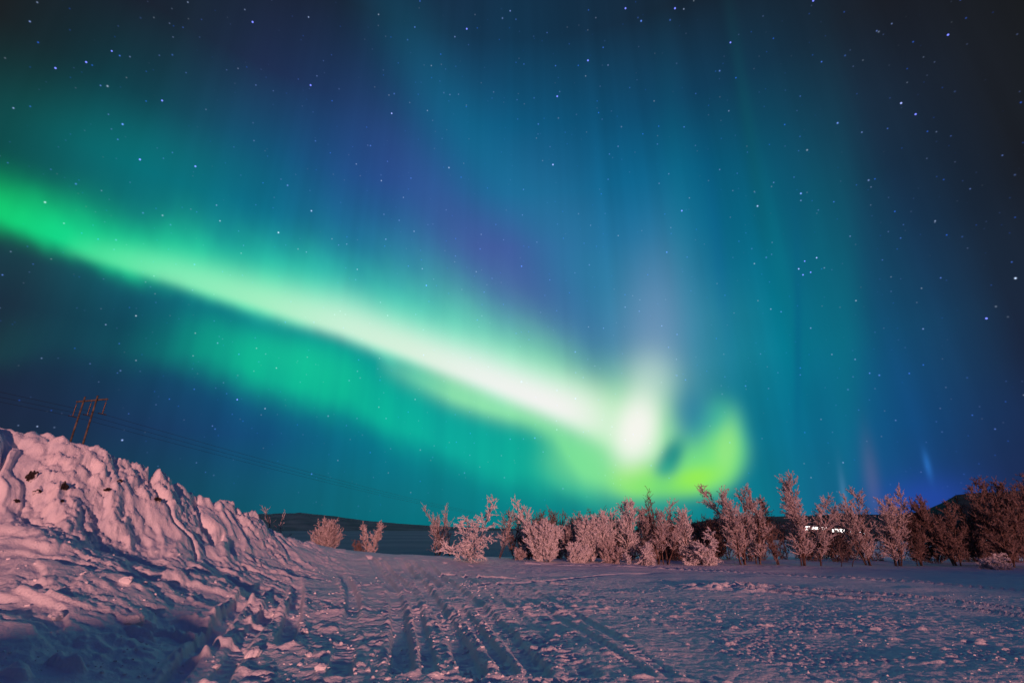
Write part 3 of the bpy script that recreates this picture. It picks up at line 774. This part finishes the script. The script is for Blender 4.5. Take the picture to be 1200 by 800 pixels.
# undergrowth that nobody could count, behind the trees
rng = random.Random(77); V_all, F_all, off = [], [], 0
for k in range(100):
    px = rng.uniform(612, 840) if k < 56 else rng.uniform(845, 1230)
    Y = rng.uniform(29, 34); x, y, z = at_depth(px, Y); z -= .15
    w, t = grow(random.Random(500 + k), rng.uniform(1.2, 2.8), rng.uniform(1.4, 2.4), 5, 0, 'shrub', 1.1, .62)
    a = np.array(sum(w, []) + t); a[:, [0, 3]] += x; a[:, [1, 4]] += y; a[:, [2, 5]] += z
    v_, f_ = tubes(a, 3); V_all.append(v_); F_all.append(f_ + off); off += len(v_)
tag(mesh_np('undergrowth', np.concatenate(V_all), np.concatenate(F_all), M_FROST_BARE), 'dense dark undergrowth of frosted twigs behind the tree line', 'undergrowth', kind='stuff')

# ------------------------------------------------------------------ timber power line support and its cables
PX0, PY0 = -40.5, 45.6
line_az = math.radians(15.5); ldir = Vector((math.sin(line_az), math.cos(line_az), 0)); adir = Vector((math.cos(line_az), -math.sin(line_az), 0))
def support(name, x, y, zg, h, label, scale=1.0, guys=True):
    root = empty(name, (x, y, zg)); tag(root, label, 'utility pole', 'timber supports of the power line')
    P = []
    for s in (-1, 1):
        b = adir * s * .95 * scale; P.append(b)
        v, f = tubes([(b.x, b.y, -.5, b.x * .93, b.y * .93, h * .5, .10, .09), (b.x * .93, b.y * .93, h * .5, b.x * .86, b.y * .86, h, .09, .075)], 12)
        po = mesh_np('pole', v, f, M_POLE, root)
        v, f = tubes([(b.x * .86, b.y * .86, h, b.x * .86, b.y * .86, h + .06, .11, .02)], 12); mesh_np('pole_cap', v, f, M_METAL, po)
    c0, c1 = adir * -2.15 * scale, adir * 2.15 * scale; zc = h - .35
    bm = bmesh.new(); box(bm, -2.0 * scale, 2.0 * scale, -.05, .05, -.07, .07); ca = bm_obj('crossarm', bm, M_POLE, root)
    ca.location = (ldir.x * .16, ldir.y * .16, zc); ca.rotation_euler.z = -line_az
    ends = []
    for s in (-1.9, 0.0, 1.9):
        p = adir * s * scale + ldir * .16
        segs = [(p.x, p.y, zc - .1, p.x, p.y, zc - .28, .02, .02)]
        z = zc - .28
        for k in range(7): segs += [(p.x, p.y, z, p.x, p.y, z - .05, .035, .085), (p.x, p.y, z - .05, p.x, p.y, z - .16, .06, .05)]; z -= .16
        v, f = tubes(segs, 10); ins = mesh_np('insulator', v, f, M_GLASSY, root)
        v, f = tubes([(p.x - ldir.x * .35, p.y - ldir.y * .35, z - .03, p.x + ldir.x * .35, p.y + ldir.y * .35, z - .03, .06, .06)], 8); mesh_np('clamp', v, f, M_METAL, ins)
        ends.append(Vector((x + p.x, y + p.y, zg + z - .03)))
    if guys:
        for s, (dx, dy) in ((1, (5.5, -2.0)), (-1, (2.2, -5.0)), (-1, (-7, 0))):
            b = adir * s * .86 * .95 * scale
            v, f = tubes([(b.x, b.y, h * .72, b.x + dx, b.y + dy, -.3 if dx > -5 else h * .62, .012, .012)], 5); mesh_np('guy_wire', v, f, M_METAL, root)
    return ends
zg = gh(PX0, PY0)
h0 = top_z(115, 464.5, PY0) - zg
e0 = support('power_line_support', PX0, PY0, zg, h0, 'pair of leaning timber poles with a crossarm rising behind the pink snow bank')
L2 = 235.0; x2, y2 = PX0 + ldir.x * L2, PY0 + ldir.y * L2; z2 = gh(x2, y2)
e1 = support('power_line_support', x2, y2, z2, top_z(640, 604, y2) - z2, 'far timber pole pair of the power line, hidden among the frosted trees', 1.0, False)
x3, y3 = PX0 - ldir.x * 90, PY0 - ldir.y * 90
e2 = [e + Vector((x3 - PX0, y3 - PY0, 5.0)) for e in e0]
for k, nmk in enumerate(('leftmost', 'middle', 'rightmost')):
    segs = []
    for A_, B_, sag in ((e2[k], e0[k], 1.2), (e0[k], e1[k], 3.2)):
        n = 30; pr = None
        for i in range(n + 1):
            t = i / n; p = A_.lerp(B_, t); p.z -= 4 * sag * t * (1 - t)
            if pr is not None: segs.append((*pr, *p, .012, .012))
            pr = p
    v, f = tubes(segs, 5)
    tag(mesh_np('power_cable', v, f, M_CABLE), f'thin dark power cable hanging from the {nmk} insulator of the timber poles', 'cable', 'power cables sloping down to the right')

# ------------------------------------------------------------------ dark stones in the bank, blocks of snow
def stone_mesh(rng, sx, sy, sz, sub=3, rough=.35, cut=6):
    bm = bmesh.new(); bmesh.ops.create_icosphere(bm, subdivisions=sub, radius=1)
    planes = [(Vector((rng.uniform(-1, 1), rng.uniform(-1, 1), rng.uniform(-.6, 1))).normalized(), rng.uniform(.55, .85)) for _ in range(cut)]
    for v in bm.verts:
        for n_, d_ in planes:
            k = v.co.dot(n_) - d_
            if k > 0: v.co -= n_ * k * .9
    co = np.array([v.co for v in bm.verts]); ds = fbm(co[:, 0] * 1.7 + co[:, 2] + rng.random() * 50, co[:, 1] * 1.7 - co[:, 2], 4, 7)
    for v, q in zip(bm.verts, ds): v.co *= 1 + rough * .5 * float(q)
    for v in bm.verts: v.co = Vector((v.co.x * sx, v.co.y * sy, v.co.z * sz))
    return bm
def surf(px, py):
    """point where the picture ray meets the finished ground"""
    d = ray(px, py); t = np.arange(3, 27, .02); x, y = d[0] * t / 570, d[1] * t / 570
    z = CAMZ + d[2] * t / 570; h = full_h(x[None, :], y[None, :])[0]
    k = np.argmax(z < h) if (z < h).any() else len(t) - 1
    return x[k], y[k], h[k]
for i, (px, py, w, h, lb) in enumerate([
    (75,572,7,9,'largest dark stone sticking out high in the pink snow bank'),
    (72,588,4,4,'small dark stone just below the largest one in the bank'),
    (183,586,7,11,'dark stone at the right side of the steep bank'),
    (37,560,9,12,'ragged dark stone in the deep furrow at the left of the bank'),
    (43,577,5,6,'dark stone lower in the same deep furrow'),
    (124,574,5,6,'dark stone in the crevice in the middle of the bank'),
    (140,565,4,4,'little dark stone right of the middle crevice'),
    (20,588,4,5,'tiny dark stone near the foot of the furrow at far left')]):
    x, y, z = surf(px, py); d = y * CP + (z - CAMZ) * SP; k = d / F * .55
    rng = random.Random(i + 40); bm = stone_mesh(rng, w * k * 1.1, w * k * .9, h * k * 1.1, 3, 1.5, 5)
    o = bm_obj('stone', bm, M_ROCK, smooth=False); o.location = (x, y, z - .01); o.rotation_euler = (rng.random(), rng.random() * .5, rng.random() * 6)
    tag(o, lb, 'stone', 'dark stones in the snow bank')
for i, (px, py, w, lb) in enumerate([
    (295,768,26,'biggest loose snow block near the lower left of the tracks'),
    (376,783,15,'upright snow block at the bottom edge left of centre'),
    (356,741,14,'pointed snow block beside the wheel rut left of centre'),
    (320,720,11,'rounded snow block above the biggest loose one'),
    (253,783,11,'flat snow chip left of the biggest loose block'),
    (431,786,11,'snow block on the bottom edge right of the upright one'),
    (363,767,10,'small snow block between the pointed and the upright block'),
    (148,682,17,'long snow block at the foot of the lumpy bench'),
    (155,727,22,'flat slab of snow at the rim of the dark hollow'),
    (64,725,20,'low slab of snow at the far left of the dark hollow'),
    (436,769,10,'snow block in the rutted middle near the bottom edge')]):
    x, y, z = surf(px, py); d = y * CP + (z - CAMZ) * SP; k = d / F * .5
    rng = random.Random(i + 140); bm = stone_mesh(rng, w * k, w * k * .75, w * k * .6, 4, .5, 7)
    o = bm_obj('snow_block', bm, M_SNOW, smooth=True); o.location = (x, y, z + w * k * .12); o.rotation_euler = (rng.uniform(-.3, .3), rng.uniform(-.3, .3), rng.random() * 6)
    tag(o, lb, 'snow block', 'loose snow blocks on the ground')
# loose crumbs of snow: too many to count
rng = np.random.default_rng(5); n = 9000
az_ = np.concatenate([rng.uniform(-44, 6, n * 5 // 10), rng.uniform(-5, 50, n * 5 // 10)]); r_ = np.exp(rng.uniform(math.log(5.2), math.log(19), len(az_)))
xx, yy = np.sin(np.radians(az_)) * r_, np.cos(np.radians(az_)) * r_
keep = fbm(xx * .6, yy * .6, 3, 201) + rng.uniform(-.6, .5, len(xx)) > .05
hol = (az_ < -24) & (az_ > -50) & (r_ > 5.6) & (r_ < 7.4); keep &= ~hol
xx, yy, az_ = xx[keep], yy[keep], az_[keep]; zz = full_h(xx[None], yy[None])[0]; m = len(xx)
sz = .005 + .012 * rng.random(m) ** 3 * np.where(az_ < -2, 1.9, 1.0)
tmpl = []
for q in range(6):
    bm = bmesh.new(); bmesh.ops.create_icosphere(bm, subdivisions=1, radius=1)
    tmpl.append(np.array([v.co for v in bm.verts]) * rng.uniform(.55, 1.25, (12 if len(bm.verts) == 12 else len(bm.verts), 1))); fc = np.array([[v.index for v in f.verts] for f in bm.faces]); bm.free()
nv = len(tmpl[0]); T_ = np.stack(tmpl)[rng.integers(0, 6, m)]
th = rng.uniform(0, 6.28, m); c, s_ = np.cos(th), np.sin(th)
px_ = T_[:, :, 0] * c[:, None] - T_[:, :, 1] * s_[:, None]; py_ = T_[:, :, 0] * s_[:, None] + T_[:, :, 1] * c[:, None]
Vc = np.stack([px_ * sz[:, None] * 1.3 + xx[:, None], py_ * sz[:, None] + yy[:, None], T_[:, :, 2] * sz[:, None] * .8 + zz[:, None] + sz[:, None] * .3], -1).reshape(-1, 3)
Fc = (fc[None] + (np.arange(m) * nv)[:, None, None]).reshape(-1, 3)
tag(mesh_np('snow_crumbs', Vc, Fc, M_ICE, smooth=False), 'loose crumbs of frozen snow scattered over the tracks', 'snow crumbs', kind='stuff')

# ------------------------------------------------------------------ lit village behind the trees on the right
M_LITW = glow('lit_window', (1.0, .88, .84), 6.0); M_LAMP = glow('lamp_glass', (.85, .92, 1.0), 14.0)
M_WALL = noisy('painted_boards', (.35, .30, .28), (.42, .36, .34), 2, .8)
DV = 150.0
def village_xyz(px, py, D=DV):
    d = ray(px, py); t = D / math.hypot(d[0], d[1]); return d[0] * t, d[1] * t, CAMZ + d[2] * t
def terrace(px0, px1, py, D):
    """ground height under the houses: they stand on the lower slope"""
    return None
def house(name, label, px0, px1, py_base, py_eave, windows, roof_h, gable=True, D=DV):
    x0, y0, z0 = village_xyz(px0, py_base, D); x1, y1, z1 = village_xyz(px1, py_base, D)
    c = Vector(((x0 + x1) / 2, (y0 + y1) / 2, 0)); W = math.hypot(x1 - x0, y1 - y0)
    zb = gh(c.x, c.y); hb = z0 - zb
    H = village_xyz(px0, py_eave, D)[2] - zb
    root = empty(name, (c.x, c.y, zb), math.atan2(y1 - y0, x1 - x0)); tag(root, label, 'house')
    dp = 7.0
    bm = bmesh.new(); box(bm, -W/2, W/2, 0, dp, -.5, H); bm_obj('wall', bm, M_WALL, root)
    bm = bmesh.new()
    pts = [(-W/2-.4, H), (W/2+.4, H)]
    a = [bm.verts.new((x, y, z)) for x in (-W/2-.4, W/2+.4) for y, z in ((-.5, H), (-.5, H+.25), (dp/2, H+roof_h), (dp+.5, H+.25), (dp+.5, H))]
    bm.faces.new(a[:5]); bm.faces.new(a[5:][::-1])
    for i in range(5): j = (i + 1) % 5; bm.faces.new([a[i], a[i+5], a[j+5], a[j]])
    bm_obj('roof', bm, M_ROOF, root)
    for (u0, u1, v0, v1) in windows:
        fb = bmesh.new(); X0, X1 = -W/2 + u0 * W, -W/2 + u1 * W; Z0, Z1 = hb + (H - hb) * v0, hb + (H - hb) * v1
        box(fb, X0 - .06, X1 + .06, -.05, -.003, Z0 - .06, Z1 + .06); fr_ = bm_obj('window', fb, M_WALL, root)
        pb = bmesh.new(); box(pb, X0, X1, -.075, -.053, Z0, Z1); bm_obj('pane', pb, M_LITW, fr_)
    return root
house('lit_building', 'long low building with brightly lit windows seen through the tallest tree', 944, 970, 621, 616.2, [(.01,.24,.1,.95),(.30,.42,.2,.85),(.46,.58,.2,.8),(.61,.79,.15,.85),(.81,.98,.15,.8)], .9)
house('lit_building', 'house with a snowy roof and a row of bright windows right of the tallest tree', 975, 994, 624, 618.5, [(.02,.48,.1,.85),(.54,.97,.1,.8)], 1.5)
def lamp(px, py, label, D=DV, r=.22, tall=False):
    x, y, z = village_xyz(px, py, D); zb = gh(x, y); h = z - zb
    root = empty('street_lamp', (x, y, zb)); tag(root, label, 'street lamp', 'small lit lamps behind the right trees')
    v, f = tubes([(0, .35, -.4, 0, .35, h + .25, .08, .05), (0, .35, h + .25, 0, 0, h + .33, .045, .04)], 8); mesh_np('post', v, f, M_METAL, root)
    bm = bmesh.new(); bmesh.ops.create_cone(bm, cap_ends=True, segments=12, radius1=r * 1.25, radius2=r * .5, depth=r * .7)
    hd = bm_obj('lamp_head', bm, M_METAL, root); hd.location = (0, 0, h + r * .95)
    bm = bmesh.new(); bmesh.ops.create_uvsphere(bm, u_segments=12, v_segments=8, radius=r)
    for q in bm.verts: q.co.z *= .85
    g = bm_obj('lamp_glass', bm, M_LAMP, hd, True); g.location = (0, 0, -r * .95)
lamp(946, 617, 'bright lamp above the left end of the long lit building', r=.30)
lamp(996, 623, 'lamp just right of the snowy roofed house', r=.28)
lamp(1002, 623.5, 'dim lamp, second to the right of the snowy roofed house', r=.20)
lamp(1007, 624, 'dim lamp, third to the right of the snowy roofed house', r=.20)
lamp(1014, 624.5, 'faintest bluish lamp, farthest right of the snowy roofed house', r=.14)
lamp(1130, 630, 'single lamp left of the group of three lamps on the dark right side', r=.26)
lamp(1156, 631.5, 'left lamp of the group of three near the right edge', r=.28)
lamp(1163, 631.8, 'dim middle lamp of the group of three near the right edge', r=.20)
lamp(1172, 632, 'right lamp of the group of three near the right edge', r=.30)
